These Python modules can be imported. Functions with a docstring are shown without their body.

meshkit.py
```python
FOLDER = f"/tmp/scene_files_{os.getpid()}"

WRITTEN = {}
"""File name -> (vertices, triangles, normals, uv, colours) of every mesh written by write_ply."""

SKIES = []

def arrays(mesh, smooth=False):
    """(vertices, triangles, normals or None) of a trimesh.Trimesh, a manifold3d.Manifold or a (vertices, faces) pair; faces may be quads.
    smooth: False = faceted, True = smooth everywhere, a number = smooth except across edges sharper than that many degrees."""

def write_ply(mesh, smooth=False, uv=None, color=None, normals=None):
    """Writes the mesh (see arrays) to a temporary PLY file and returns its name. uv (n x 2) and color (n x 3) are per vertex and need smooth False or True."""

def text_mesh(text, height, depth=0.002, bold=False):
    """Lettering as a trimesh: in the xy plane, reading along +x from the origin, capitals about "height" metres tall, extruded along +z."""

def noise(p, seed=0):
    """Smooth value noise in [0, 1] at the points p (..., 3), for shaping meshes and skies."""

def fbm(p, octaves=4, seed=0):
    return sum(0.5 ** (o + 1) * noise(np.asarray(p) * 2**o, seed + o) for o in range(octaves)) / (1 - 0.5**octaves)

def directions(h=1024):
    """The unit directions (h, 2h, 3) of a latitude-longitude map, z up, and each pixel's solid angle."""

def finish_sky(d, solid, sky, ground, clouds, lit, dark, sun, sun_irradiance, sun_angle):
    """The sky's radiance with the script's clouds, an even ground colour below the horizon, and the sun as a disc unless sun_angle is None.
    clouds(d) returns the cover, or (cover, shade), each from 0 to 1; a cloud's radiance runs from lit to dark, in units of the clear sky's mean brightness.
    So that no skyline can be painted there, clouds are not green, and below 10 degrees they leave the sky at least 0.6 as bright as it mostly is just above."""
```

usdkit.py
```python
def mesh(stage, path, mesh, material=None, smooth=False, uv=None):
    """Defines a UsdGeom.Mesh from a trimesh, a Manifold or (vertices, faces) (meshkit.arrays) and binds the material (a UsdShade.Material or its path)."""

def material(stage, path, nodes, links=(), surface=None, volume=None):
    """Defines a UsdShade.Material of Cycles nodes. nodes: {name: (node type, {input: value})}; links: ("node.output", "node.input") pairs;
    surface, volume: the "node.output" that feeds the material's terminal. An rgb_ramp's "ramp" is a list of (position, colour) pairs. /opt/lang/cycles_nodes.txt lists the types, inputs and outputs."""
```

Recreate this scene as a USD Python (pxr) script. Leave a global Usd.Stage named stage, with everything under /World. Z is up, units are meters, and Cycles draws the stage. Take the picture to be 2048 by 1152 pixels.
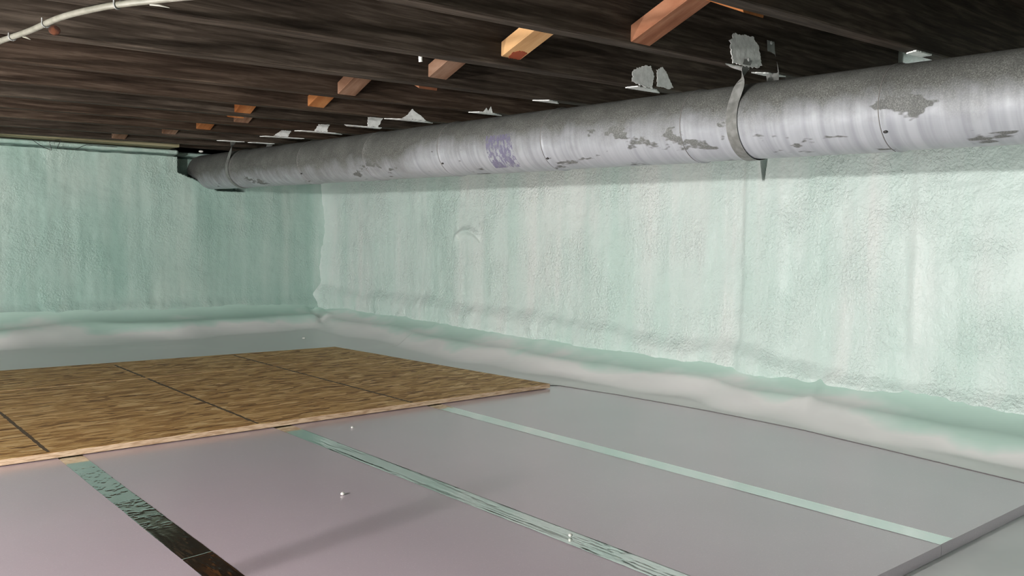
import math, sys
import numpy as np, trimesh
sys.path.insert(0, '/opt/lang')
import usdkit
from meshkit import noise, fbm
from shapely.geometry import Polygon
from pxr import Usd, UsdGeom, UsdLux, UsdShade, Gf, Sdf

stage = Usd.Stage.CreateInMemory()
UsdGeom.SetStageUpAxis(stage, UsdGeom.Tokens.z)
UsdGeom.SetStageMetersPerUnit(stage, 1.0)
UsdGeom.Xform.Define(stage, '/World')
UsdGeom.Scope.Define(stage, '/World/Looks')

# ------------------------------------------------------------------ camera, light, exposure
ZO = 0.66            # all heights below are given from the lens; the lens stands 0.66 m above the soil
EXPOSURE = 0.32
LAMP = (-1.40, 1.08, 0.215)  # out of view; height follows the duct shadow on the right wall
LAMP_POWER = 6200.0
UNSEEN_LOW_LAMP = (-1.05, 2.15, -0.42)  # out of view, set low to light joist undersides
UNSEEN_LOW_LAMP_POWER = 2700.0
LAMP_COLOR = (1.0, 0.985, 0.955)
yaw, pitch, roll, FPX = 0.7107777382, -0.0656645382, 0.0174702466, 1789.0665
cs, sn = math.cos, math.sin
fw = np.array([sn(yaw) * cs(pitch), cs(yaw) * cs(pitch), sn(pitch)])
rt = np.array([cs(yaw), -sn(yaw), 0.0])
up = np.cross(rt, fw)
rt, up = rt * cs(roll) + up * sn(roll), -rt * sn(roll) + up * cs(roll)
cam = UsdGeom.Camera.Define(stage, '/World/camera')
cam.CreateHorizontalApertureAttr(36.0)
cam.CreateVerticalApertureAttr(36.0 * 1152 / 2048)
cam.CreateFocalLengthAttr(36.0 * FPX / 2048)
cam.CreateClippingRangeAttr(Gf.Vec2f(0.01, 100))
cam.CreateExposureAttr(EXPOSURE)
cam.AddTransformOp().Set(Gf.Matrix4d(*rt, 0, *up, 0, *(-fw), 0, 0, 0, ZO, 1))

# ------------------------------------------------------------------ helpers
used = {}


def numbered(parent, name):
    k = used.get((parent, name), 0)
    used[(parent, name)] = k + 1
    return f'{parent}/{name}' if k == 0 else f'{parent}/{name}_{k:03d}'


def tag(p, label=None, cat=None, group=None, kind=None):
    for k, v in (('label', label), ('category', cat), ('group', group), ('kind', kind)):
        if v:
            p.SetCustomDataByKey(k, v)


bases = {}


def thing(name, label, cat, base=(0, 0, 0), group=None):
    path = numbered('/World', name)
    x = UsdGeom.Xform.Define(stage, path)
    b = np.array([base[0], base[1], base[2] + ZO], float)
    x.AddTranslateOp().Set(Gf.Vec3d(*b))
    bases[path] = b
    tag(x.GetPrim(), label, cat, group)
    return path


def obj(name, mesh, material, parent='/World', smooth=30, label=None, cat=None, group=None, kind=None):
    """One Mesh prim from a mesh in lens-based world coordinates."""
    path = numbered(parent, name)
    if isinstance(mesh, trimesh.Trimesh):
        v, f = np.array(mesh.vertices), np.array(mesh.faces)
    else:
        v, f = np.array(mesh[0], float), np.array(mesh[1], int)
    v = v + [0, 0, ZO]
    b = bases.get(parent)
    if b is None:
        top = '/'.join(parent.split('/')[:3])
        b = bases.get(top, np.zeros(3))
    m = usdkit.mesh(stage, path, (v - b, f), '/World/Looks/' + material, smooth=smooth)
    tag(m.GetPrim(), label, cat, group, kind)
    return path


def box(x0, x1, y0, y1, z0, z1):
    return trimesh.creation.box(bounds=[[x0, y0, z0], [x1, y1, z1]])


def join(*ms):
    return trimesh.util.concatenate(list(ms))


def sm(a, b, t):
    t = np.clip((np.asarray(t, float) - a) / (b - a), 0, 1)
    return t * t * (3 - 2 * t)


def grid_faces(n, m):
    i = np.arange(n * m).reshape(n, m)
    q = np.stack([i[:-1, :-1], i[1:, :-1], i[1:, 1:], i[:-1, 1:]], -1).reshape(-1, 4)
    return np.vstack([q[:, [0, 1, 2]], q[:, [0, 2, 3]]])


def slab(P, off):
    """Closed sheet: the grid of points P (n, m, 3) and the same grid moved by off (vector or grid), joined round the rim."""
    n, m, _ = P.shape
    A, B = P.reshape(-1, 3), (P + off).reshape(-1, 3)
    f = grid_faces(n, m)
    i = np.arange(n * m).reshape(n, m)
    ring = np.concatenate([i[:, 0], i[-1, 1:], i[-2::-1, -1], i[0, -2:0:-1]])
    nx = np.roll(ring, -1)
    N = n * m
    side = np.vstack([np.stack([ring, ring + N, nx + N], 1), np.stack([ring, nx + N, nx], 1)])
    t = trimesh.Trimesh(np.vstack([A, B]), np.vstack([f, f[:, ::-1] + N, side[:, ::-1]]), process=False)
    if t.volume < 0:
        t.invert()
    return t


def bent(P, Q, T, R, w0, w1, th):
    """Sweep of a flat bar: centre points P, width directions Q, thickness directions T."""
    P, Q, T = (np.asarray(a, float) for a in (P, Q, T))
    w = np.linspace(w0, w1, len(P))[:, None] / 2
    c = np.stack([P - Q * w - T * th / 2, P + Q * w - T * th / 2, P + Q * w + T * th / 2, P - Q * w + T * th / 2], 1)
    n = len(P)
    v = c.reshape(-1, 3)
    f = []
    for i in range(n - 1):
        for k in range(4):
            a, b = 4 * i + k, 4 * i + (k + 1) % 4
            f += [[a, b, b + 4], [a, b + 4, a + 4]]
    f += [[0, 2, 1], [0, 3, 2], [4 * n - 4, 4 * n - 3, 4 * n - 2], [4 * n - 4, 4 * n - 2, 4 * n - 1]]
    t = trimesh.Trimesh(v, f, process=False)
    t.fix_normals()
    return t


def tube(pts, r, sides=10):
    pts = np.asarray(pts, float)
    r = np.broadcast_to(np.asarray(r, float), len(pts))
    d = np.gradient(pts, axis=0)
    d /= np.linalg.norm(d, axis=1, keepdims=True)
    ref = np.array([0, 0, 1.0]) if abs(d[0, 2]) < 0.9 else np.array([1.0, 0, 0])
    v = []
    for p, t, rr in zip(pts, d, r):
        a = np.cross(t, ref); a /= np.linalg.norm(a); b = np.cross(t, a)
        ang = np.linspace(0, 2 * np.pi, sides, endpoint=False)
        v.append(p + rr * (np.cos(ang)[:, None] * a + np.sin(ang)[:, None] * b))
    n = len(pts)
    v = np.vstack(v + [pts[:1], pts[-1:]])
    f = []
    for i in range(n - 1):
        for k in range(sides):
            a, b = i * sides + k, i * sides + (k + 1) % sides
            f += [[a, b, b + sides], [a, b + sides, a + sides]]
    for k in range(sides):
        f += [[n * sides, (k + 1) % sides, k], [n * sides + 1, (n - 1) * sides + k, (n - 1) * sides + (k + 1) % sides]]
    t = trimesh.Trimesh(v, f, process=False)
    t.fix_normals()
    return t


def spline(pts, n):
    from scipy.interpolate import PchipInterpolator
    pts = np.asarray(pts, float)
    s = np.r_[0, np.cumsum(np.linalg.norm(np.diff(pts, axis=0), axis=1))]
    return PchipInterpolator(s, pts)(np.linspace(0, s[-1], n))


def mat(name, nodes, links, surface='p.BSDF'):
    return usdkit.material(stage, '/World/Looks/' + name, nodes, links, surface=surface)


def ramp(*stops):
    return ('rgb_ramp', {'ramp': list(stops)})


def mapped(scale, rot=(0, 0, 0)):
    return ('mapping', {'scale': scale, 'rotation': rot})


GEO = ('geometry', {})

# ------------------------------------------------------------------ materials


def foam_look(name, dark, mid, light, pimple=1.0):
    mat(name, {
        'g': GEO,
        'm1': mapped((9, 9, 0.55)), 'n1': ('noise_texture', {'scale': 1.0, 'detail': 4, 'roughness': 0.55}),
        'm2': mapped((1.6, 1.6, 1.6)), 'n2': ('noise_texture', {'scale': 1.0, 'detail': 3}),
        'mx': ('mix_float', {'fac': 0.45}),
        'r': ramp((0.36, dark), (0.5, mid), (0.62, light)),
        'm3': mapped((1, 1, 1.0)),
        'n3': ('noise_texture', {'scale': 95.0, 'detail': 2, 'roughness': 0.5, 'distortion': 0.25}),
        'n4': ('noise_texture', {'scale': 28.0, 'detail': 3, 'roughness': 0.6}),
        'n5': ('noise_texture', {'scale': 5.0, 'detail': 3}),
        'k5': ('map_range', {'from_min': 0.42, 'from_max': 0.64, 'to_min': 0.12, 'to_max': 1.0, 'clamp': True}),
        'h3': ('math', {'math_type': 'multiply'}),
        'h': ('math', {'math_type': 'multiply_add', 'value2': 0.55}),
        'b': ('bump', {'strength': 0.75, 'distance': 0.014 * pimple}),
        'p': ('principled_bsdf', {'roughness': 0.42, 'specular_ior_level': 0.45}),
    }, [('g.position', 'm1.vector'), ('m1.vector', 'n1.vector'), ('g.position', 'm2.vector'), ('m2.vector', 'n2.vector'),
        ('n1.fac', 'mx.a'), ('n2.fac', 'mx.b'), ('mx.result', 'r.fac'), ('r.color', 'p.base_color'),
        ('g.position', 'n3.vector'), ('g.position', 'n4.vector'), ('g.position', 'n5.vector'), ('n5.fac', 'k5.value'),
        ('n3.fac', 'h3.value1'), ('k5.result', 'h3.value2'), ('n4.fac', 'h.value1'), ('h3.value', 'h.value3'),
        ('h.value', 'b.height'), ('b.normal', 'p.normal')])


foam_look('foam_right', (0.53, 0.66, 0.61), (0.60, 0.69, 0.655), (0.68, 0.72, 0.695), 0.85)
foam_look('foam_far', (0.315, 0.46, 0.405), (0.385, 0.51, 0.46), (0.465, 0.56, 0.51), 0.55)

# white plastic sheet, tinted by green overspray in patches that climb with the foam
mat('liner', {
    'g': GEO, 's': ('separate_xyz', {}),
    'n1': ('noise_texture', {'scale': 3.2, 'detail': 3}), 'n1b': ('mapping', {'scale': (1, 1, 1)}),
    'hz': ('map_range', {'from_min': 0.03, 'from_max': 0.13, 'to_min': -0.20, 'to_max': 0.30}),
    'ad': ('math', {'math_type': 'add'}),
    'r': ramp((0.46, (0.79, 0.775, 0.765)), (0.60, (0.83, 0.82, 0.805)), (0.72, (0.66, 0.79, 0.73)), (0.82, (0.55, 0.73, 0.65))),
    'n2': ('noise_texture', {'scale': 14.0, 'detail': 3}),
    'b': ('bump', {'strength': 0.10, 'distance': 0.01}),
    'p': ('principled_bsdf', {'roughness': 0.35, 'specular_ior_level': 0.6}),
}, [('g.position', 'n1.vector'), ('g.position', 's.vector'), ('s.z', 'hz.value'), ('n1.fac', 'ad.value1'), ('hz.result', 'ad.value2'),
    ('ad.value', 'r.fac'), ('r.color', 'p.base_color'), ('g.position', 'n2.vector'), ('n2.fac', 'b.height'), ('b.normal', 'p.normal')])

mat('floor_sheet', {
    'g': GEO, 'n': ('noise_texture', {'scale': 4.0, 'detail': 4}),
    'r': ramp((0.35, (0.70, 0.71, 0.71)), (0.65, (0.80, 0.80, 0.80))),
    'b': ('bump', {'strength': 0.3, 'distance': 0.02}),
    'p': ('principled_bsdf', {'roughness': 0.4}),
}, [('g.position', 'n.vector'), ('n.fac', 'r.fac'), ('r.color', 'p.base_color'), ('n.fac', 'b.height'), ('b.normal', 'p.normal')])

mat('pink_board', {
    'g': GEO, 'n': ('noise_texture', {'scale': 2.2, 'detail': 3}),
    'r': ramp((0.35, (0.585, 0.485, 0.55)), (0.65, (0.625, 0.515, 0.585))),
    'f': ('noise_texture', {'scale': 420.0, 'detail': 2}),
    'sp': ramp((0.0, (0.9, 0.9, 0.9)), (0.68, (1, 1, 1)), (0.74, (1.25, 1.25, 1.25))),
    'mu': ('mix', {'mix_type': 'multiply', 'fac': 1.0}),
    'b': ('bump', {'strength': 0.12, 'distance': 0.001}),
    'p': ('principled_bsdf', {'roughness': 0.45, 'specular_ior_level': 0.5, 'coat_weight': 1.0, 'coat_roughness': 0.22, 'coat_ior': 1.55}),
}, [('g.position', 'n.vector'), ('n.fac', 'r.fac'), ('g.position', 'f.vector'), ('f.fac', 'sp.fac'), ('r.color', 'mu.color1'), ('sp.color', 'mu.color2'),
    ('mu.color', 'p.base_color'), ('f.fac', 'b.height'), ('b.normal', 'p.normal')])

mat('foil', {
    'g': GEO, 'n': ('noise_texture', {'scale': 45.0, 'detail': 3}),
    'b': ('bump', {'strength': 0.03, 'distance': 0.004}),
    'p': ('principled_bsdf', {'base_color': (0.66, 0.70, 0.685), 'metallic': 1.0, 'roughness': 0.10}),
}, [('g.position', 'n.vector'), ('n.fac', 'b.height'), ('b.normal', 'p.normal')])

# oriented strand board: long flakes lying along x
mat('strand_board', {
    'g': GEO,
    'm1': mapped((15, 75, 75)), 'v1': ('voronoi_texture', {'scale': 1.0, 'randomness': 1.0}),
    'wn': ('noise_texture', {'scale': 6.0, 'detail': 2}), 'wm': ('mix', {'mix_type': 'linear_light', 'fac': 0.035}),
    'bw': ('rgb_to_bw', {}),
    'm2': mapped((17, 120, 120)), 'n2': ('noise_texture', {'scale': 1.0, 'detail': 4, 'roughness': 0.6}),
    'mx': ('mix_float', {'fac': 0.52}),
    'r': ramp((0.26, (0.17, 0.078, 0.024)), (0.42, (0.49, 0.262, 0.088)), (0.58, (0.70, 0.43, 0.17)), (0.74, (0.90, 0.65, 0.33))),
    'b': ('bump', {'strength': 0.85, 'distance': 0.010}),
    'p': ('principled_bsdf', {'roughness': 0.6, 'specular_ior_level': 0.3}),
}, [('g.position', 'wn.vector'), ('g.position', 'wm.color1'), ('wn.color', 'wm.color2'), ('wm.color', 'm1.vector'), ('m1.vector', 'v1.vector'), ('v1.color', 'bw.color'),
    ('wm.color', 'm2.vector'), ('m2.vector', 'n2.vector'), ('bw.val', 'mx.a'), ('n2.fac', 'mx.b'), ('mx.result', 'r.fac'), ('r.color', 'p.base_color'),
    ('mx.result', 'b.height'), ('b.normal', 'p.normal')])
mat('strand_edge', {
    'g': GEO, 'm': mapped((30, 30, 260)), 'n': ('noise_texture', {'scale': 1.0, 'detail': 3}),
    'r': ramp((0.35, (0.42, 0.27, 0.16)), (0.6, (0.68, 0.50, 0.35))),
    'b': ('bump', {'strength': 0.3, 'distance': 0.002}),
    'p': ('principled_bsdf', {'roughness': 0.7}),
}, [('g.position', 'm.vector'), ('m.vector', 'n.vector'), ('n.fac', 'r.fac'), ('r.color', 'p.base_color'), ('n.fac', 'b.height'), ('b.normal', 'p.normal')])
mat('pencil', {'p': ('principled_bsdf', {'base_color': (0.13, 0.085, 0.048), 'roughness': 0.7})}, [])


def wood(name, stops, along=(5.0, 85, 85), bump=0.35, rough=0.75):
    mat(name, {
        'g': GEO, 'm': mapped(along), 'n': ('noise_texture', {'scale': 1.0, 'detail': 6, 'roughness': 0.62, 'distortion': 0.4}),
        'n2': ('noise_texture', {'scale': 3.0, 'detail': 4}),
        'mx': ('mix_float', {'fac': 0.30}),
        'r': ramp(*stops), 'b': ('bump', {'strength': bump, 'distance': 0.004}),
        'p': ('principled_bsdf', {'roughness': rough, 'specular_ior_level': 0.12}),
    }, [('g.position', 'm.vector'), ('m.vector', 'n.vector'), ('g.position', 'n2.vector'), ('n.fac', 'mx.a'), ('n2.fac', 'mx.b'), ('mx.result', 'r.fac'),
        ('r.color', 'p.base_color'), ('n.fac', 'b.height'), ('b.normal', 'p.normal')])


wood('joist_wood', [(0.34, (0.015, 0.0105, 0.0075)), (0.5, (0.044, 0.033, 0.0245)), (0.66, (0.100, 0.078, 0.061))])
wood('joist_wood_red', [(0.34, (0.015, 0.009, 0.006)), (0.5, (0.044, 0.029, 0.020)), (0.66, (0.094, 0.067, 0.049))])
wood('brace_brown', [(0.36, (0.11, 0.055, 0.032)), (0.5, (0.20, 0.112, 0.072)), (0.64, (0.29, 0.19, 0.135))], (22, 3, 8), 0.2)
wood('brace_red', [(0.36, (0.13, 0.045, 0.021)), (0.5, (0.22, 0.088, 0.046)), (0.64, (0.32, 0.155, 0.09))], (22, 3, 8), 0.2)
wood('brace_orange', [(0.36, (0.19, 0.062, 0.018)), (0.5, (0.30, 0.115, 0.040)), (0.64, (0.40, 0.18, 0.07))], (22, 3, 8), 0.2)
wood('brace_yellow', [(0.36, (0.42, 0.22, 0.09)), (0.5, (0.56, 0.33, 0.155)), (0.64, (0.65, 0.42, 0.22))], (22, 3, 8), 0.15)
wood('plate_wood', [(0.36, (0.16, 0.14, 0.08)), (0.5, (0.25, 0.22, 0.13)), (0.64, (0.34, 0.31, 0.20))])
mat('red_stain', {'p': ('principled_bsdf', {'base_color': (0.26, 0.045, 0.012), 'roughness': 0.8})}, [])
mat('knot_wood', {'g': GEO, 'n': ('noise_texture', {'scale': 60.0}), 'r': ramp((0.4, (0.035, 0.012, 0.006)), (0.6, (0.16, 0.05, 0.02))),
                  'p': ('principled_bsdf', {'roughness': 0.7})}, [('g.position', 'n.vector'), ('n.fac', 'r.fac'), ('r.color', 'p.base_color')])
mat('white_mastic', {'g': GEO, 'n': ('noise_texture', {'scale': 60.0, 'detail': 4}), 'r': ramp((0.35, (0.70, 0.70, 0.68)), (0.6, (0.86, 0.86, 0.84))),
                     'b': ('bump', {'strength': 0.4, 'distance': 0.003}), 'p': ('principled_bsdf', {'roughness': 0.55})},
    [('g.position', 'n.vector'), ('n.fac', 'r.fac'), ('r.color', 'p.base_color'), ('n.fac', 'b.height'), ('b.normal', 'p.normal')])
mat('white_plastic', {'p': ('principled_bsdf', {'base_color': (0.78, 0.77, 0.72), 'roughness': 0.4})}, [])
mat('cable_sheath', {'g': GEO, 'n': ('noise_texture', {'scale': 40.0, 'detail': 3}), 'r': ramp((0.35, (0.12, 0.115, 0.09)), (0.65, (0.18, 0.17, 0.14))),
                     'p': ('principled_bsdf', {'roughness': 0.5})}, [('g.position', 'n.vector'), ('n.fac', 'r.fac'), ('r.color', 'p.base_color')])
mat('steel', {'g': GEO, 'n': ('noise_texture', {'scale': 25.0, 'detail': 4}), 'r': ramp((0.4, (0.34, 0.34, 0.33)), (0.65, (0.50, 0.51, 0.50))),
              'p': ('principled_bsdf', {'metallic': 0.1, 'roughness': 0.5})}, [('g.position', 'n.vector'), ('n.fac', 'r.fac'), ('r.color', 'p.base_color')])
mat('strap_zinc', {'g': GEO, 'n': ('noise_texture', {'scale': 60.0, 'detail': 4}), 'r': ramp((0.4, (0.15, 0.15, 0.14)), (0.65, (0.22, 0.22, 0.21))),
              'p': ('principled_bsdf', {'metallic': 0.1, 'roughness': 0.5})}, [('g.position', 'n.vector'), ('n.fac', 'r.fac'), ('r.color', 'p.base_color')])
mat('dark_metal', {'p': ('principled_bsdf', {'base_color': (0.05, 0.045, 0.045), 'metallic': 0.5, 'roughness': 0.5})}, [])
mat('black_rubber', {'p': ('principled_bsdf', {'base_color': (0.03, 0.03, 0.03), 'roughness': 0.6})}, [])
mat('lamp_yellow', {'p': ('principled_bsdf', {'base_color': (0.6, 0.4, 0.04), 'roughness': 0.5})}, [])

# galvanised duct: clean bluish zinc below, grey dust lying on the upper half and along the far sections, bare streaks
DX, DZ, DR = 2.10, 0.304, 0.102
mat('duct_zinc', {
    'g': GEO, 's': ('separate_xyz', {}),
    'na': ('noise_texture', {'scale': 9.0, 'detail': 4, 'roughness': 0.6}),
    'nb': ('noise_texture', {'scale': 330.0, 'detail': 2}),
    'mz': ('map_range', {'from_min': ZO + DZ - 0.048, 'from_max': ZO + DZ + 0.034, 'to_min': 0.0, 'to_max': 1.0}),
    'az': ('math', {'math_type': 'multiply_add', 'value2': 1.5}), 'az2': ('math', {'math_type': 'subtract', 'value2': 0.78}),
    'my': ('map_range', {'from_min': 2.88, 'from_max': 3.02, 'to_min': 0.0, 'to_max': 0.62, 'clamp': True}),
    'du': ('math', {'math_type': 'add'}),
    'mk': mapped((16, 4.5, 7)), 'nk': ('noise_texture', {'scale': 1.0, 'detail': 4, 'roughness': 0.65}),
    'rk': ('map_range', {'from_min': 0.60, 'from_max': 0.63, 'to_min': 0.0, 'to_max': 0.9, 'clamp': True}),
    'mxk': ('math', {'math_type': 'maximum'}),
    'dc': ('clamp', {}),
    'ms': mapped((1, 42, 1)), 'ns': ('noise_texture', {'scale': 1.0, 'detail': 3}),
    'rs': ramp((0.35, (0.30, 0.308, 0.335)), (0.6, (0.40, 0.41, 0.438))),
    'rd': ramp((0.30, (0.055, 0.055, 0.050)), (0.5, (0.105, 0.106, 0.098)), (0.72, (0.23, 0.23, 0.215))),
    'nn': ('mix_float', {'fac': 0.35}),
    'mc': ('mix', {'mix_type': 'mix'}),
    'rr': ('map_range', {'from_min': 0.0, 'from_max': 1.0, 'to_min': 0.36, 'to_max': 0.75}),
    'b': ('bump', {'strength': 0.22, 'distance': 0.004}),
    'p': ('principled_bsdf', {'metallic': 0.08, 'specular_ior_level': 0.35}),
}, [('g.position', 's.vector'), ('g.position', 'na.vector'), ('g.position', 'nb.vector'), ('s.z', 'mz.value'), ('s.y', 'my.value'),
    ('na.fac', 'az.value1'), ('mz.result', 'az.value3'), ('az.value', 'az2.value1'), ('az2.value', 'du.value1'), ('my.result', 'du.value2'),
    ('g.position', 'mk.vector'), ('mk.vector', 'nk.vector'), ('nk.fac', 'rk.value'), ('rk.result', 'mxk.value1'), ('du.value', 'mxk.value2'), ('mxk.value', 'dc.value'),
    ('g.position', 'ms.vector'), ('ms.vector', 'ns.vector'), ('ns.fac', 'rs.fac'), ('nb.fac', 'nn.a'), ('na.fac', 'nn.b'), ('nn.result', 'rd.fac'),
    ('dc.result', 'mc.fac'), ('rs.color', 'mc.color1'), ('rd.color', 'mc.color2'), ('mc.color', 'p.base_color'), ('dc.result', 'rr.value'), ('rr.result', 'p.roughness'),
    ('na.fac', 'b.height'), ('b.normal', 'p.normal')])
mat('seam_dark', {'p': ('principled_bsdf', {'base_color': (0.20, 0.19, 0.18), 'metallic': 0.3, 'roughness': 0.6})}, [])
mat('purple_ink', {'g': GEO, 'm': mapped((40, 75, 50)), 'n': ('noise_texture', {'scale': 1.0, 'detail': 3, 'roughness': 0.7}),
                   'r': ('map_range', {'from_min': 0.44, 'from_max': 0.56, 'to_min': 0.0, 'to_max': 0.42, 'clamp': True}),
                   't': ('transparent_bsdf', {}), 'd': ('principled_bsdf', {'base_color': (0.22, 0.20, 0.32), 'roughness': 0.6}), 'x': ('mix_closure', {})},
    [('g.position', 'm.vector'), ('m.vector', 'n.vector'), ('n.fac', 'r.value'), ('r.result', 'x.fac'), ('t.BSDF', 'x.closure1'), ('d.BSDF', 'x.closure2')], 'x.closure')

# ------------------------------------------------------------------ the setting
XR, YF = 2.85, 5.15
XL, YB = -2.3, -1.4


def zj(x):            # underside of the joists; the old floor sags a little to the left
    return 0.42 + 0.0147 * (np.asarray(x, float) - 1.0)


obj('floor', box(XL - .1, XR + .15, YB - .1, YF + .15, -0.70, -0.651), 'floor_sheet', smooth=False,
    kind='structure', label='pale grey plastic-covered crawlspace floor under the pink boards')

# right wall
yv = np.r_[np.linspace(YB, 0.4, 40)[:-1], np.arange(0.4, 1.86, 0.008), np.arange(1.86, 1.96, 0.002), np.arange(1.96, 5.19, 0.008)]
zv = np.r_[np.arange(-0.66, 0.63, 0.008)]
Y, Z = np.meshgrid(yv, zv, indexing='ij')


def n3(a, b, seed):
    return fbm(np.stack([a, b, np.zeros_like(a) + 0.37], -1), 4, seed) - 0.5


h = 0.036 * n3(Y * 4.0, Z * 0.7, 3) + 0.009 * n3(Y * 13, Z * 1.3, 5) + 0.030 * n3(Y * 2.4, Z * 3.2, 7) + 0.006 * n3(Y * 30, Z * 26, 9)
h += 0.013 * sm(2.000, 1.965, Y) * sm(1.76, 1.84, Y) * sm(0.34, 0.2, np.abs(Z + 0.05) - 0.25)
h += 0.007 * np.exp(-((Y - 1.325 - 0.012 * n3(Z * 9, Z * 0, 11)) / 0.017) ** 2) * sm(-0.40, -0.33, Z)
edge = -0.44 + 0.07 * n3(Y * 3, Y * 0, 13) - 0.05 * sm(2.0, 1.5, Y) + 0.03 * sm(2.2, 3.2, Y)
low = sm(0.040, -0.040, Z - edge)
h += low * (0.030 + 0.018 * n3(Y * 22, Z * 24, 15)) - 0.03 * sm(-0.50, -0.60, Z)
h += 0.018 * np.exp(-((np.hypot(Y - 3.66, (Z + 0.13) * 1.1) - 0.13) / 0.018) ** 2) * sm(-0.1, -0.03, Z) * sm(3.5, 3.6, Y)
h += 0.11 * np.exp(-np.maximum(YF - Y, 0) / 0.075)
slit = sm(0.0055, 0.0015, np.abs(Y - 1.905 + 0.10 * (0.275 - Z) * 0.1) - 0.010 * sm(0.19, 0.29, Z)) * sm(0.195, 0.21, Z) * sm(0.40, 0.38, Z)
h -= 0.05 * slit
top = sm(0.44, 0.5, Z)
h += top * (-0.02 + 0.03 * n3(Y * 12, Z * 12, 17))
P = np.stack([XR - h, Y, Z], -1)
back = P.copy(); back[..., 0] = XR + 0.12
obj('wall_right', slab(P, back - P), 'foam_right', smooth=True, kind='structure', label='pale mint spray foam wall running along the right under the duct')

# far wall, with the groove under its top bead and the ragged pocket round the duct
xv = np.r_[np.linspace(XL, 0.7, 60)[:-1], np.arange(0.7, 2.90, 0.007)]
zv = np.r_[np.arange(-0.66, 0.16, 0.009), np.arange(0.16, 0.366, 0.006), np.arange(0.366, 0.421, 0.0025)]
X, Z = np.meshgrid(xv, zv, indexing='ij')
h = 0.036 * n3(X * 4.0, Z * 0.7, 23) + 0.010 * n3(X * 12, Z * 1.3, 25) + 0.030 * n3(X * 2.0, Z * 4.5, 27) + 0.006 * n3(X * 30, Z * 26, 29)
edge = -0.46 + 0.08 * n3(X * 3, X * 0, 33)
h += sm(0.04, -0.04, Z - edge) * (0.022 + 0.016 * n3(X * 20, Z * 22, 35)) - 0.03 * sm(-0.50, -0.60, Z)
gz = 0.386 + 0.014 * n3(X * 7, X * 0, 37) + 0.005 * n3(X * 40, X * 0, 38)
h -= 0.05 * sm(0.0062, 0.0015, np.abs(Z - gz)) * sm(0.9, 1.2, X + 0.5 * n3(X * 6, X * 0, 39))
h += 0.012 * sm(0.39, 0.396, Z) - 0.03 * sm(0.411, 0.421, Z)
lowz = 0.295 - 0.40 * (X - 1.90) + 0.02 * n3(X * 14, X * 0, 41)
pocket = sm(-0.006, 0.010, X - 1.905 + 0.02 * n3(Z * 18, Z * 0, 43)) * sm(0.0, 0.012, Z - np.maximum(lowz, 0.195)) * sm(2.31, 2.29, X)
h -= 0.13 * pocket
h += 0.11 * np.exp(-np.maximum(XR - X, 0) / 0.075)
P = np.stack([X, YF - h, Z], -1)
back = P.copy(); back[..., 1] = YF + 0.45
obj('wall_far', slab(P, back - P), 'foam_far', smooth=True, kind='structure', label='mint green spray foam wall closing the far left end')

obj('wall_left', box(XL - .12, XL, YB - .1, YF + .2, -0.66, 0.63), 'floor_sheet', smooth=False, kind='structure', label='unseen left wall outside the picture, white and close to bounce lamp light')  # out of view, made white and near to bounce lamp light
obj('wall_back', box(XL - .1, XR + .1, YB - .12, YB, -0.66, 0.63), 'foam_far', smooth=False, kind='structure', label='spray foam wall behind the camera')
v = box(XL - .1, XR + .15, YB - .1, YF + .45, 0.632, 0.66)
obj('ceiling', v, 'joist_wood_red', smooth=False, kind='structure', label='dark wooden subfloor above the joists')

# ------------------------------------------------------------------ plastic sheet turned up along the walls


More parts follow.
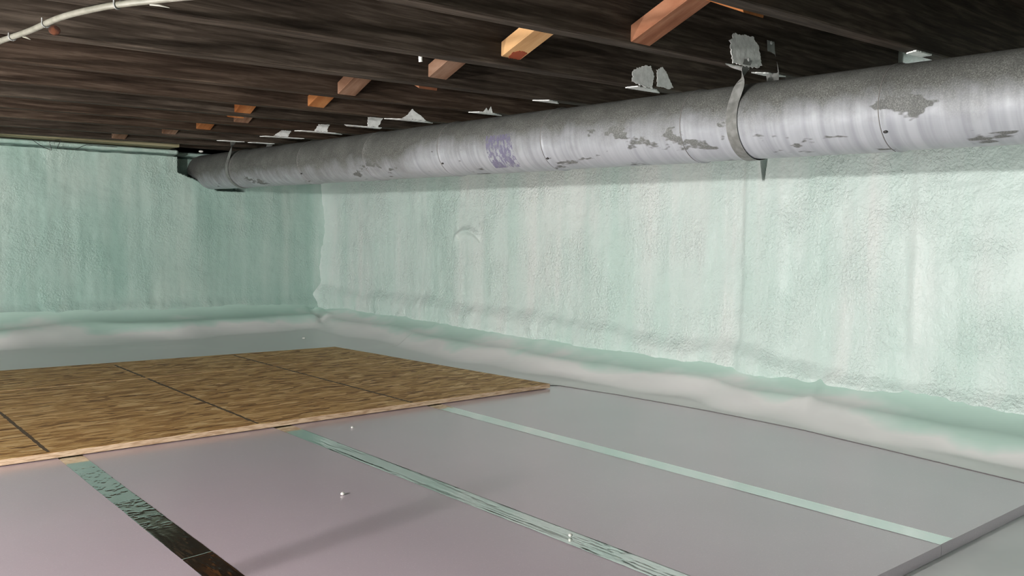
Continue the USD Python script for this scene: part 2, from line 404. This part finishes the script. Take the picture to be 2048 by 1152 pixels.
def rise(d, n):       # height of the sheet at distance d from the wall line
    dd = np.maximum(d + 0.10 * n, 0.0)
    return 0.062 * sm(0.28, 0.14, dd) + 0.10 * (1 - np.sqrt(np.clip(1 - (np.maximum(0.16 - d, 0) / 0.16) ** 2, 0, 1)))


def xe(y):
    return np.interp(y, [0.3, 0.85, 1.2, 1.55, 1.9, 2.3, 2.57, 2.63, 3.2, 4.3], [2.455, 2.468, 2.515, 2.555, 2.555, 2.52, 2.475, 2.40, 2.27, 2.20])


yv = np.r_[np.linspace(YB + .02, 0.5, 50)[:-1], np.arange(0.5, 4.32, 0.011)]
u = np.linspace(0, 1, 46)
Y, U = np.meshgrid(yv, u, indexing='ij')
E0 = xe(Y) + 0.006 * n3(Y * 8, Y * 0, 51)
X = E0 + U * (2.845 - E0)
d = XR - X
n2 = lambda a, b, q: fbm(np.stack([a, b, np.zeros_like(a) + 0.37], -1), 2, q) - 0.5
nb = n2(X * 3.0, Y * 2.4, 53)
fold = n2(X * 1.5 + Y * 3.2, Y * 1.0 - X * 4, 55)
Zs = -0.6228 + rise(d, 3.0 * nb) + sm(0.0, 0.25, U) * (0.012 * (nb + 0.35) + 0.020 * np.maximum(fold + 0.05, 0))
Zs += 0.010 * np.exp(-((Y - 1.60 - 0.25 * (X - 2.7)) / 0.02) ** 2) * sm(0.2, 0.6, U)
Zs -= 0.024 * sm(0.775, 0.74, Y)
Zs = np.maximum(Zs, np.where(Y > 0.76, -0.6230, -0.648))
Zs = np.where((Y > 2.5) & (X < 2.44 - 0.1094 * (Y - 2.549)), np.minimum(Zs, -0.6228), Zs)
obj('plastic_sheet', slab(np.stack([X, Y, Zs], -1), np.array([0, 0, -0.0011])), 'liner', smooth=True,
    label='pale plastic ground sheet lapping off the pink boards up under the right wall foam', cat='plastic sheet')

xv = np.r_[np.linspace(XL + .02, 0.6, 50)[:-1], np.arange(0.6, 2.846, 0.011)]
yv = np.arange(3.90, 5.146, 0.012)
X, Y = np.meshgrid(xv, yv, indexing='ij')
d = YF - Y
nb = n2(X * 2.2, Y * 3.0, 63)
fold = n2(X * 3.2 + Y * 1.5, Y * 3.5 - X * 1.0, 65)
Zf = -0.6212 + 0.080 * sm(0.40, 0.20, d + 0.3 * nb) + 0.10 * (1 - np.sqrt(np.clip(1 - (np.maximum(0.17 - d, 0) / 0.17) ** 2, 0, 1))) + sm(0.9, 0.5, d) * (0.016 * (nb + 0.35) + 0.025 * np.maximum(fold, 0))
dr = XR - X
nbr = n2(X * 3.0, Y * 2.4, 53)
Zr = -0.6212 + rise(dr, 3.0 * nbr) + 0.018 * (nbr + 0.35) * sm(0.42, 0.2, dr)
Zs = np.maximum(Zf, Zr) - 0.03 * np.exp(-((X - 2.70 - 0.25 * (Y - 5.0)) / 0.03) ** 2) * sm(4.5, 4.9, Y)
Zs = np.maximum(Zs, -0.6216)
Zs = np.where((Y < 4.11 - 0.06 * (X - .773)) & (X < 2.42 - 0.1094 * (Y - 2.549)), np.minimum(Zs, -0.6226), Zs)
obj('plastic_sheet', slab(np.stack([X, Y, Zs], -1), np.array([0, 0, -0.0011])), 'liner', smooth=True,
    label='pale puffed plastic ground sheet between the wood panel and the far left wall', cat='plastic sheet')

# ------------------------------------------------------------------ pink foam boards and foil tape
SEAMS = [-0.60, 0.02, 0.633, 1.262, 1.832, 2.62]
names = ['pink foam insulation board left of the bottom left corner', 'pink foam board in the bottom left corner, left of the dark tape',
         'pink foam board between the dark left tape and the crumpled middle tape', 'pink-grey foam board between the crumpled middle tape and the smooth right tape',
         'grey-looking foam board between the smooth right tape and the plastic sheet']
for k in range(5):
    x0, x1 = SEAMS[k] + 0.0008, SEAMS[k + 1] - 0.0008
    b = box(x0, x1, 0.775, 3.96, -0.650, -0.625)
    obj('foam_board', b, 'pink_board', smooth=False, label=names[k], cat='insulation board', group='pink foam boards on the floor')


def tape(xa, xb, seed, cross, longi, label, y0=0.776, y1=2.62, w=0.060, laps=()):
    yy = np.arange(y0, y1, 0.002)
    tt = np.linspace(-1, 1, 21)
    A, T = np.meshgrid(yy, tt, indexing='ij')
    s = (A - y0) / (y1 - y0)
    wob = 0.003 * n3(A * 3, A * 0, seed)
    ragged = 0.0015 * n3(A * 45, T * 0, seed + 5)
    Xc = xa + (xb - xa) * s + wob + T * (w / 2 + ragged)
    Zt = -0.6246 + np.zeros_like(A)
    crease = np.zeros_like(A)
    for amp, (lo, hi), f1, f2 in cross:
        m = sm(lo, lo + 0.08, A) * sm(hi, hi - 0.15, A)
        q = n3(A * f1 + 1.5 * n3(A * 4, T * 2, seed + 2), T * f2, seed + 1)
        crease += amp * m * np.maximum(0, 1 - np.abs(q) / 0.035)
    for amp, (lo, hi), f1, f2, side in longi:
        m = sm(lo, lo + 0.15, A) * sm(hi, hi - 0.15, A) * sm(0.2, -0.4, T * side)
        q = n3(A * f1, T * f2, seed + 3)
        crease += amp * m * np.maximum(0, 1 - np.abs(q) / 0.06)
    for yl in laps:
        crease += 0.0007 * np.exp(-((A - yl - 0.004 * T) / 0.0022) ** 2)
    Zt += np.abs(crease) + 0.00006 * n3(A * 30, T * 4, seed + 7)
    Pt = np.stack([Xc, A, np.maximum(Zt, -0.6247)], -1)
    obj('foil_tape', slab(Pt, np.array([0, 0, -0.00028])), 'foil', smooth=True, label=label, cat='tape', group='foil tape strips over the board joints')


tape(0.622, 0.646, 71, [(0.00045, (1.80, 2.62), 24, 0.35), (0.00025, (1.45, 1.9), 3, 0.4)], [], 'shiny foil tape strip at bottom left, green behind and black in front', laps=(1.63,))
tape(1.263, 1.258, 81, [(0.0003, (0.776, 2.4), 3, 0.8), (0.0005, (0.8, 1.3), 10, 1.2)], [(0.0006, (0.7, 1.6), 2, 2.6, 1), (0.0004, (1.8, 2.4), 1.5, 1.6, 1)],
     'crumpled pale green foil tape strip in the middle of the floor')
tape(1.858, 1.836, 91, [(0.0003, (0.776, 2.6), 1.2, 0.8), (0.0005, (0.77, 0.92), 10, 1.2)], [(0.0002, (0.75, 1.3), 1.6, 1.6, 1)],
     'smooth pale foil tape strip nearest the right wall')

# ------------------------------------------------------------------ strand board panels


def panel(name, poly, z0, z1, label, lines):
    t = thing(name, label, 'wood panel', (poly[0][0], poly[0][1], z0))
    pg = np.array(poly)
    c = trimesh.creation.extrude_polygon(Polygon(pg), z1 - z0 - 0.0006, engine='earcut')
    c.apply_translation([0, 0, z0])
    obj('core', c, 'strand_edge', t, smooth=False, label='pale raw edge of the panel')
    f = trimesh.creation.extrude_polygon(Polygon(pg).buffer(-0.0004), 0.0007, engine='earcut')
    f.apply_translation([0, 0, z1 - 0.0007])
    obj('face', f, 'strand_board', t, smooth=False, label='brown flaked upper face')
    for (xa, ya, xb, yb) in lines:
        n = 160
        s = np.linspace(0, 1, n)
        cx = xa + (xb - xa) * s + 0.004 * (fbm(np.stack([s * 14, s * 0 + xa, s * 0], -1), 3, 5) - 0.5)
        ww = 0.0052 + 0.005 * (fbm(np.stack([s * 60, s * 0 + xa, s * 0 + 4], -1), 2, 6) - 0.5)
        cy = ya + (yb - ya) * s
        Pl = np.stack([np.stack([cx - ww, cy, 0 * s + z1 + 0.00025], -1), np.stack([cx + ww, cy, 0 * s + z1 + 0.00025], -1)], 1)
        obj('layout_line', slab(Pl, np.array([0, 0, -0.0004])), 'pencil', t, smooth=False)


yj = 3.548
xR = lambda y: 2.401 + (y - 2.549) * (2.246 - 2.401) / (3.966 - 2.549)
yFr = lambda x: 2.549 + (x - 2.401) * (2.536 - 2.549) / (0.48 - 2.401)
yBk = lambda x: 3.966 + (x - 2.246) * (4.055 - 3.966) / (0.773 - 2.246)
L3 = lambda y: np.interp(y, [2.48, 3.94], [1.749, 1.711])
L2 = lambda y: np.interp(y, [2.48, 4.02], [1.180, 1.184])
L1 = lambda y: np.interp(y, [2.48, 4.1], [0.594, 0.610])
panel('strand_panel', [(-0.04, yFr(-0.04)), (2.401, 2.549), (xR(yj), yj), (-0.04, yj + 0.02)], -0.6222, -0.6065,
      'large brown strand board panel lying in front, its pale edge towards the camera',
      [(f(2.55), 2.55, f(yj - .004), yj - .004) for f in (L1, L2, L3)])
panel('strand_panel', [(-0.04, yj + 0.0225), (xR(yj), yj + 0.0025), (2.246, 3.966), (-0.04, yBk(-0.04))], -0.6222, -0.6057,
      'narrow brown strand board strip at the back, along the far plastic sheet',
      [(f(yj + .02), yj + .02, f(3.95), 3.95) for f in (L1, L2, L3)])

# ------------------------------------------------------------------ joists
YN = [0.59, .998, 1.407, 1.815, 2.222, 2.638, 3.04, 3.395, 3.753, 4.122, 4.512, 4.90]
YFAR = [.635, 1.042, 1.452, 1.869, 2.274, 2.686, 3.089, 3.442, 3.80, 4.17, 4.56, 4.945]
ordn = ['nearest', 'second', 'third', 'fourth', 'fifth', 'sixth', 'seventh', 'eighth', 'ninth', 'tenth', 'last']
extra = {0: 'an orange brace against its top', 1: 'a square grey patch over the duct strap', 2: 'two rounded grey patches', 3: 'a small white smear on its edge',
         4: 'a low flat white smear', 5: 'a peaked white smear', 6: 'a tall white patch', 7: 'a boot-shaped white patch', 8: 'a slanted white patch',
         9: 'thin white streaks by the far strap', 10: 'no white on it'}


def joist_beam(ya, yb, seed):
    xs = np.linspace(XL + .03, XR - 0.02, 260)
    zb = zj(xs)
    rag = 0.004 * (fbm(np.stack([xs * 6, 0 * xs + seed, 0 * xs], -1), 4, seed) - 0.5)
    rg2 = 0.004 * (fbm(np.stack([xs * 6, 0 * xs + seed, 0 * xs + 7], -1), 4, seed + 1) - 0.5)
    c = 0.003
    prof = [(ya + c, 0), (yb - c, 0), (yb, c), (yb, 0.205), (ya, 0.205), (ya, c)]
    rows = []
    for k, (yy, dz) in enumerate(prof):
        top = dz > 0.1
        rows.append(np.stack([xs, yy + (rag if yy < (ya + yb) / 2 else rg2), (0 * xs + 0.631) if top else zb + dz + np.abs(rag) * 0.5], -1))
    Pm = np.stack(rows, 1)
    n, m, _ = Pm.shape
    f = []
    i = np.arange(n * m).reshape(n, m)
    for k in range(m):
        a, b = i[:, k], i[:, (k + 1) % m]
        f.append(np.stack([a[:-1], a[1:], b[1:]], 1)); f.append(np.stack([a[:-1], b[1:], b[:-1]], 1))
    f = np.vstack(f + [np.array([[i[0, 0], i[0, k], i[0, k + 1]] for k in range(1, m - 1)]), np.array([[i[-1, 0], i[-1, k + 1], i[-1, k]] for k in range(1, m - 1)])])
    t = trimesh.Trimesh(Pm.reshape(-1, 3), f, process=False)
    t.fix_normals()
    return t


def blob_poly(pts, seed, rough=0.20, n=90):
    """Ragged outline round the given points."""
    p = Polygon(pts)
    L = p.exterior.length
    out, cx, cy = [], p.centroid.x, p.centroid.y
    for k in range(n):
        q = p.exterior.interpolate(L * k / n)
        r = 1 + rough * 2 * (fbm(np.array([[k * 0.7, seed * 1.7, 0.3]]), 3, seed)[0] - 0.5) * (1.0 if k % 1 == 0 else 1)
        out.append((cx + (q.x - cx) * r, cy + (q.y - cy) * r))
    g = Polygon(out).buffer(0)
    return max(getattr(g, 'geoms', [g]), key=lambda a: a.area)


def face_patch(parent, y, pts, seed, th=0.0025, name='white_patch'):
    m = trimesh.creation.extrude_polygon(blob_poly(pts, seed), th, engine='earcut')
    m = m.subdivide() if len(m.faces) < 300 else m
    vv = m.vertices
    w = np.stack([vv[:, 0], y + 0.001 - vv[:, 2] - 0.0015 * (fbm(np.stack([vv[:, 0] * 90, vv[:, 1] * 90, 0 * vv[:, 0]], -1), 2, seed) - 0.3) * (vv[:, 2] > th / 2), vv[:, 1]], 1)
    t = trimesh.Trimesh(w, m.faces, process=False); t.fix_normals()
    obj(name, t, 'white_mastic', parent, smooth=40, label='ragged whitish patch')


def edge_patch(parent, pts, seed, th=0.004, name='white_smear'):
    m = trimesh.creation.extrude_polygon(blob_poly(pts, seed, 0.16), th, engine='earcut')
    vv = m.vertices
    w = np.stack([vv[:, 0], vv[:, 1], zj(vv[:, 0]) + 0.001 - vv[:, 2]], 1)
    t = trimesh.Trimesh(w, m.faces, process=False); t.fix_normals()
    obj(name, t, 'white_mastic', parent, smooth=40, label='ragged white smear on the underside')


FACE = {1: [[(1.933, .490), (1.945, .512), (2.035, .516), (2.055, .49), (2.078, .446), (2.06, .438), (1.947, .436)]],
        2: [[(2.016, .445), (2.020, .478), (2.06, .494), (2.10, .502), (2.118, .47), (2.108, .434), (2.06, .436)], [(2.128, .49), (2.150, .504), (2.172, .492), (2.206, .448), (2.19, .440), (2.130, .444)]],
        4: [[(2.115, .4365), (2.128, .452), (2.137, .441), (2.150, .460), (2.158, .4365)]],
        5: [[(2.02, .436), (2.045, .452), (2.068, .478), (2.085, .466), (2.110, .456), (2.135, .437)]],
        6: [[(2.076, .436), (2.079, .474), (2.10, .478), (2.160, .478), (2.146, .466), (2.130, .437)]],
        7: [[(2.014, .436), (2.022, .452), (2.034, .468), (2.092, .471), (2.080, .452), (2.082, .436)]],
        8: [[(1.99, .436), (2.03, .466), (2.085, .468), (2.065, .437)]]}
EDGE = {0: [[(2.10, 1.003), (2.12, 1.036), (2.19, 1.032), (2.185, 1.003)]],
        1: [[(1.926, 1.412), (2.03, 1.412), (2.06, 1.447), (1.98, 1.432)], [(2.085, 1.445), (2.125, 1.418), (2.212, 1.420), (2.150, 1.449)]],
        2: [[(2.04, 1.864), (2.052, 1.820), (2.15, 1.830), (2.205, 1.866)]],
        3: [[(2.03, 2.270), (2.070, 2.228), (2.115, 2.24), (2.15, 2.270)]],
        4: [[(2.08, 2.682), (2.10, 2.645), (2.17, 2.644), (2.24, 2.680)]],
        5: [[(1.96, 3.085), (2.02, 3.045), (2.14, 3.045), (2.20, 3.084)]],
        6: [[(2.000, 3.438), (1.97, 3.40), (2.15, 3.40), (2.17, 3.438)]],
        7: [[(1.94, 3.795), (1.955, 3.758), (2.12, 3.758), (2.18, 3.796)]],
        8: [[(1.94, 4.166), (1.96, 4.127), (2.16, 4.127), (2.12, 4.166)]],
        9: [[(1.88, 4.555), (1.90, 4.517), (2.02, 4.517), (2.00, 4.555)], [(2.05, 4.555), (2.06, 4.517), (2.19, 4.517), (2.17, 4.555)]]}
for k, (ya, yb) in enumerate(zip(YN, YFAR)):
    j = k - 1
    if j < 0:
        t = thing('floor_joist', 'dark wooden floor joist nearest the camera, just above the top edge of the picture', 'joist', (0, ya, float(zj(0))), 'floor joists overhead')
    else:
        t = thing('floor_joist', f'dark wooden joist, {ordn[j]} from the camera, with {extra[j]}', 'joist', (0, ya, float(zj(0))), 'floor joists overhead')
    obj('timber', joist_beam(ya, yb, 100 + k), 'joist_wood_red' if j in (4, 5, 7, 8) else 'joist_wood', t, smooth=25)
    for q, pts in enumerate(FACE.get(j, [])):
        face_patch(t, ya, pts, 10 * j + q + 1)
    for q, pts in enumerate(EDGE.get(j, [])):
        edge_patch(t, pts, 10 * j + q + 5)
    if j == 3:
        s = trimesh.creation.icosphere(2, 1.0)
        s.apply_scale([0.014, 0.0022, 0.012]); s.apply_translation([0.545, ya + 0.001, float(zj(.545)) + 0.014])
        obj('knot', s, 'knot_wood', t, smooth=True, label='reddish knot standing out of the dark wood')
    if j == 2:
        obj('wire_stub', tube([[1.299, yb + .006, float(zj(1.3)) + .012], [1.299, yb + .006, float(zj(1.3)) - .004], [1.300, yb + .006, float(zj(1.3)) - .011]], 0.0052), 'white_plastic', t, smooth=50, label='short white wire end')

# ------------------------------------------------------------------ cross braces between the joists
BR = [  # bay k (between visible joist k and k+1), x of the brace falling away, its material, x of the brace falling towards, material
    (-1, 1.475, 'brace_orange', None, None), (0, 1.590, 'brace_red', 1.505, 'brace_orange'), (1, 1.545, 'brace_yellow', 1.62, 'brace_brown'),
    (2, 1.602, 'brace_brown', 1.53, 'brace_brown'), (3, 1.533, 'brace_brown', 1.605, 'brace_red'), (4, 1.637, 'brace_orange', 1.565, 'brace_brown'),
    (5, 1.508, 'brace_orange', 1.58, 'brace_brown'), (6, 1.66, 'brace_brown', 1.50, 'brace_orange'), (7, 1.640, 'brace_orange', 1.56, 'brace_brown'),
    (8, 1.62, 'brace_brown', 1.70, 'brace_brown'), (9, 1.50, 'brace_brown', 1.58, 'brace_brown')]
ZLOW = {-1: .020, 0: .004, 1: .020, 2: .020, 3: .006, 4: .012, 5: .010, 6: .012, 7: .008, 8: .012, 9: .006}


def brace(x, ylo, zlo, yhi, zhi, w=0.068, th=0.036):
    """A short batten whose square-cut ends lie against the two joist faces."""
    dy, dz = yhi - ylo, zhi - zlo
    cut = th / max(abs(dy) / math.hypot(dy, dz), 0.2)
    q = []
    c = 0.002
    for (yy, zz) in ((ylo, zlo), (yhi, zhi)):
        q.append([(x - w / 2 + c, yy, zz), (x + w / 2 - c, yy, zz), (x + w / 2, yy, zz + c), (x + w / 2, yy, zz + cut - c), (x + w / 2 - c, yy, zz + cut), (x - w / 2 + c, yy, zz + cut), (x - w / 2, yy, zz + cut - c), (x - w / 2, yy, zz + c)])
    v = np.array(q).reshape(-1, 3)
    t = trimesh.convex.convex_hull(v)
    return t


bcol = {'brace_orange': 'orange', 'brace_red': 'reddish', 'brace_yellow': 'fresh yellow', 'brace_brown': 'greyish brown'}
for k, xa, ma, xb, mb in BR:
    i = k + 1
    y0, y1 = YFAR[i] + 0.0006, YN[i + 1] - 0.0006
    where = f'between {ordn[k]} and {ordn[k+1]} joist' if k >= 0 else 'before the nearest joist'
    zl = float(zj(xa)) + ZLOW[k]
    t = thing('cross_brace', f'{bcol[ma]} cross brace {where}, its lower end farther away', 'brace', (xa, y1, zl), 'cross braces between the joists')
    obj('batten', brace(xa, y1, zl, y0, float(zj(xa)) + 0.155), ma, t, smooth=False)
    if k == 1:
        m = trimesh.creation.extrude_polygon(blob_poly([(-0.012, 0.0), (-0.016, .028), (.002, .040), (.026, .036), (.028, 0.0)], 77, 0.25), 0.0012, engine='earcut')
        a = math.atan2(float(zj(xa)) + 0.155 - zl, y1 - y0)
        vv = m.vertices
        w = np.stack([xa + vv[:, 0], y1 - vv[:, 1] * math.cos(a) - math.sin(a) * (vv[:, 2]) * 1.0, zl + vv[:, 1] * math.sin(a) - math.cos(a) * (vv[:, 2] - 0.0002)], 1)
        tt = trimesh.Trimesh(w, m.faces, process=False); tt.fix_normals()
        obj('stain', tt, 'red_stain', t, smooth=False, label='dark red stain at the low end')
    if xb:
        low = {0: -.004, 3: -.006, 6: -.004}.get(k - 0, 0.006)
        zl = float(zj(xb)) + {0: -.004, 3: -.007, 6: -.005}.get(k, .008)
        t = thing('cross_brace', f'{bcol[mb]} cross brace {where}, its lower end nearer', 'brace', (xb, y0, zl), 'cross braces between the joists')
        obj('batten', brace(xb, y0, zl, y1, float(zj(xb)) + 0.155), mb, t, smooth=False)

# plate and rim above the far wall
obj('sill_plate', box(XL + .02, 1.86, 5.02, 5.20, 0.422, 0.452), 'plate_wood', smooth=False, label='tan wooden sill plate on top of the far left foam wall', cat='sill plate')
obj('rim_board', box(XL + .02, XR, 5.20, 5.24, 0.44, 0.63), 'joist_wood', smooth=False, label='dark rim board standing above the far left foam wall', cat='rim board')

# ------------------------------------------------------------------ duct
t = thing('round_duct', 'long round galvanised air duct, dusty grey above and pale below', 'duct', (DX, 0.2, DZ))
CUT = [-1.30, -0.25, 0.55, 1.035, 1.612, 2.19, 2.765, 3.30, 3.89, 4.66, 5.42]


def duct_section(y0, y1, seed):
    ys = np.r_[y0 - 0.030, y0 - 0.028, np.linspace(y0, y1 - 0.012, 40), y1 - 0.006, y1 - 0.003, y1]
    s = (ys - y0) / (y1 - y0)
    r = DR + 0.0012 - 0.0022 * s
    r[:2] = DR - 0.0016            # plain end tucked inside its neighbour
    r[0] = DR - 0.006
    r[-3] += 0.0038; r[-2] += 0.0042; r[-1] -= 0.0015
    a = np.linspace(0, 2 * np.pi, 73)[:-1]
    A, Yy = np.meshgrid(a, ys, indexing='ij')
    R = r[None, :] + 0.0010 * (fbm(np.stack([np.cos(A) * 2 + seed, np.sin(A) * 2, Yy * 5], -1), 3, seed) - 0.5)
    Pm = np.stack([DX + R * np.cos(A), Yy, DZ + R * np.sin(A)], -1)
    n, m, _ = Pm.shape
    i = np.arange(n * m).reshape(n, m)
    i2 = np.vstack([i, i[:1]])
    q = np.stack([i2[:-1, :-1], i2[1:, :-1], i2[1:, 1:], i2[:-1, 1:]], -1).reshape(-1, 4)
    tm = trimesh.Trimesh(Pm.reshape(-1, 3), np.vstack([q[:, [0, 1, 2]], q[:, [0, 2, 3]]]), process=False)
    tm.fix_normals()
    c = tm.vertices - np.array([DX, 0, DZ]); c[:, 1] = 0
    if (tm.vertex_normals * c).sum() < 0:
        tm.invert()
    return tm


for k in range(len(CUT) - 1):
    obj('duct_section', duct_section(CUT[k], CUT[k + 1], 200 + k), 'duct_zinc', t, smooth=40)
for k in range(2, len(CUT) - 1):   # dark gaps at the lap joints
    a = np.linspace(0, 2 * np.pi, 65)
    ring = np.stack([DX + (DR + .0013) * np.cos(a), 0 * a + CUT[k] + .0012, DZ + (DR + .0013) * np.sin(a)], -1)
    obj('joint_seam', tube(ring, 0.0013, 6), 'seam_dark', t, smooth=True)
for y, a in ((1.035, 218), (2.765, 216), (2.19, 222), (3.89, 215)):
    s = trimesh.creation.icosphere(2, 0.0045); s.apply_scale([1, 1.3, 0.8])
    s.apply_translation([DX + (DR + .001) * cs(math.radians(a)), y - .008, DZ + (DR + .001) * sn(math.radians(a))])
    obj('screw_head', s, 'dark_metal', t, smooth=True)
# smudged ink stamp on the fourth section: illegible purple rows
a = np.radians(np.linspace(168, 238, 30)); yy = np.linspace(2.335, 2.475, 14)
A, Yy = np.meshgrid(a, yy, indexing='ij')
obj('ink_smudge', slab(np.stack([DX + (DR + .0018) * np.cos(A), Yy, DZ + (DR + .0018) * np.sin(A)], -1), np.stack([-.0004 * np.cos(A), 0 * A, -.0004 * np.sin(A)], -1)), 'purple_ink', t, smooth=True, label='smudged purple print, too blurred to read')

# hanger straps


def strap(yc, ytop, xl, zl, xr, zr, name_label, w=0.034):
    r = DR + 0.0032
    tl = math.pi * 0.86
    tr = 2 * math.pi + math.pi * 0.16
    P, Q, T = [], [], []
    for s in np.linspace(0, 1, 12, endpoint=False):       # from the joist face down to the duct, turning a quarter
        p1 = np.array([DX + r * cs(tl), yc, DZ + r * sn(tl)]); p0 = np.array([xl, ytop, zl])
        P.append(p0 + (p1 - p0) * s)
        e = sm(0.1, 0.75, s)
        qd = np.array([1 - e, e, 0.0]); Q.append(qd / np.linalg.norm(qd))
    for a in np.linspace(tl, tr, 60):
        P.append(np.array([DX + r * cs(a), yc, DZ + r * sn(a)])); Q.append(np.array([0, 1.0, 0]))
    for s in np.linspace(0, 1, 12)[1:]:
        p0 = np.array([DX + r * cs(tr), yc, DZ + r * sn(tr)]); p1 = np.array([xr, ytop, zr])
        P.append(p0 + (p1 - p0) * s)
        e = sm(0.9, 0.25, s)
        qd = np.array([-(1 - e), e, 0.0]); Q.append(qd / np.linalg.norm(qd))
    P, Q = np.array(P), np.array(Q)
    D = np.gradient(P, axis=0); D /= np.linalg.norm(D, axis=1, keepdims=True)
    T = np.cross(D, Q); T /= np.linalg.norm(T, axis=1, keepdims=True)
    tt = thing('duct_strap', name_label, 'strap', (xl, ytop, zl), 'hanger straps carrying the duct')
    obj('band', bent(P, Q, T, None, w, w, 0.0011), 'strap_zinc', tt, smooth=40)
    for (x, z) in ((xl, zl + 0.0), (xr, zr - 0.005)):
        s = trimesh.creation.icosphere(2, 0.005); s.apply_scale([1, 0.5, 1]); s.apply_translation([x, ytop - .002, z])
        obj('nail_head', s, 'steel', tt, smooth=True)


strap(1.440, 1.4010, 2.006, 0.452, 2.105, 0.515, 'bent steel strap hanging the duct from the joist with the square grey patch')
strap(4.700, 4.5635, 1.985, 0.470, 2.22, 0.50, 'steel strap hanging the far end of the duct near the left foam wall')

# foam crumbs in the pocket, wire and cable
obj('foam_crumb', trimesh.Trimesh(*(lambda s: (s.vertices * [0.014, .010, .007] * (1 + .3 * (fbm(s.vertices * 2, 2, 3)[:, None] - .5)) + [1.983, 5.02, 0.408], s.faces))(trimesh.creation.icosphere(2))), 'white_plastic', smooth=True,
    label='cream foam crumb stuck beside the far end of the duct', cat='crumb')
cz = lambda x: float(zj(x)) - 0.0075
path = [(0.38, 3.2), (0.42, 2.75), (0.456, 2.322), (0.480, 2.137), (0.491, 1.989), (0.530, 1.818), (0.597, 1.674), (0.70, 1.50), (0.83, 1.2), (0.93, 0.8), (0.98, 0.3)]
pts = spline([(x, y, cz(x)) for x, y in path], 120)
t = thing('power_cable', 'cream electrical cable slung under the joists at top left', 'cable', (0.456, 2.32, cz(.456)))
obj('sheath', tube(pts, 0.0062, 12), 'cable_sheath', t, smooth=60)
for x, y in ((0.487, 2.05), (0.553, 1.77), (0.455, 2.25)):
    i = int(np.argmin(np.hypot(pts[:, 0] - x, pts[:, 1] - y)))
    p = pts[i]; d = pts[i + 1] - pts[i - 1]; d /= np.linalg.norm(d); n = np.cross(d, [0, 0, 1.0])
    aa = np.linspace(math.radians(-20), math.radians(200), 16)
    arc = np.array([p + n * 0.0078 * math.cos(a) - np.array([0, 0, 1.0]) * 0.0078 * math.sin(a) for a in aa])
    obj('staple', tube(np.vstack([arc[:1] + [0, 0, .008], arc, arc[-1:] + [0, 0, .008]]), 0.0017, 6), 'strap_zinc', t, smooth=50)
for (x, y, l) in ((0.575, 1.715, 0.035), (0.47, 2.20, 0.018)):
    i = int(np.argmin(np.hypot(pts[:, 0] - x, pts[:, 1] - y)))
    p = pts[i]; d = pts[i + 1] - pts[i - 1]; d /= np.linalg.norm(d)
    obj('torn_flap', tube(np.array([p + [0.004, 0, -.005], p + d * l * .5 + [.007, 0, -.008], p + d * l + [0.012, 0, -.013]]), [0.0028, .0022, .0006], 6), 'cable_sheath', t, smooth=50)
pts = spline([(1.13, 5.085, 0.417), (1.225, 5.082, 0.366), (1.215, 5.080, 0.405), (1.27, 5.08, 0.423), (1.25, 5.084, 0.377), (1.33, 5.085, 0.378), (1.40, 5.085, 0.405), (1.55, 5.088, 0.405)], 70)
obj('thin_wire', tube(pts, 0.0016, 6), 'black_rubber', smooth=50, label='thin dark loose wire curling over the top of the far left wall', cat='wire')

# crumbs on the boards and the sheet
rng = np.random.default_rng(4)
for (x, y, z, r, lab) in ((1.043, 1.803, -0.6245, .0045, 'tiny white foam crumb on the pink board between the two left tapes'), (1.418, 2.395, -0.6245, .004, 'tiny white crumb on the board just in front of the wood panel'),
                          (1.262, 1.27, -0.6228, .004, 'tiny white crumb resting on the crumpled middle tape'), (2.30, 4.40, -0.616, .007, 'white scrap on the plastic sheet behind the panel corner')):
    s = trimesh.creation.icosphere(2)
    vv = s.vertices * (1 + 0.5 * (fbm(s.vertices * 1.7 + x, 2, 8)[:, None] - .5)) * [1.2, 1, .8] * r
    obj('foam_crumb', trimesh.Trimesh(vv + [x, y, z + r * .75], s.faces), 'white_plastic', smooth=True, label=lab, cat='crumb')

# ------------------------------------------------------------------ unseen lamps, left of the picture; unseen stake placed to throw the soft streak
lx, ly, lz = LAMP
t = thing('work_lamp', 'unseen work lamp out of view on the left, throwing the duct shadow', 'lamp', (lx, ly, lz))
obj('handle', tube([[lx, ly, lz + .035], [lx, ly, lz + .05], [lx, ly, lz + .12], [lx, ly, lz + .125]], [.016, .018, .017, .008], 16), 'lamp_yellow', t, smooth=50)
zt = 0.6315
obj('hook', tube([[lx, ly, lz + .12], [lx, ly, lz + .25], [lx, ly, zt]], .0022, 8), 'dark_metal', t, smooth=50)
sl = UsdLux.SphereLight.Define(stage, t + '/bulb')
sl.CreateRadiusAttr(0.030); sl.CreateIntensityAttr(LAMP_POWER); sl.CreateColorAttr(Gf.Vec3f(*LAMP_COLOR))
fx, fy, fz = UNSEEN_LOW_LAMP  # unseen lamp, placed to lighten the duct shadow and joist undersides
t = thing('floor_lamp', 'unseen low lamp out of view, placed to lighten the duct shadow and joist undersides', 'lamp', (fx, fy, -0.651))
obj('stand', join(box(fx - .07, fx + .07, fy - .05, fy + .05, -0.651, -0.639), trimesh.creation.cylinder(0.008, segment=[[fx, fy, -0.64], [fx, fy, fz - .06]])), 'dark_metal', t, smooth=30)
sl = UsdLux.SphereLight.Define(stage, t + '/bulb')
sl.CreateRadiusAttr(0.05); sl.CreateIntensityAttr(UNSEEN_LOW_LAMP_POWER); sl.CreateColorAttr(Gf.Vec3f(*LAMP_COLOR))
bx, by = -0.50, 1.270  # unseen upright, set in line with the lamp to shade the boards
obj('wooden_stake', join(box(bx - .0052, bx + .0052, by - .0052, by + .0052, -0.6249, -0.05)), 'brace_brown', smooth=False, label='unseen upright stick out of view, placed to throw the soft streak over the boards', cat='stake')
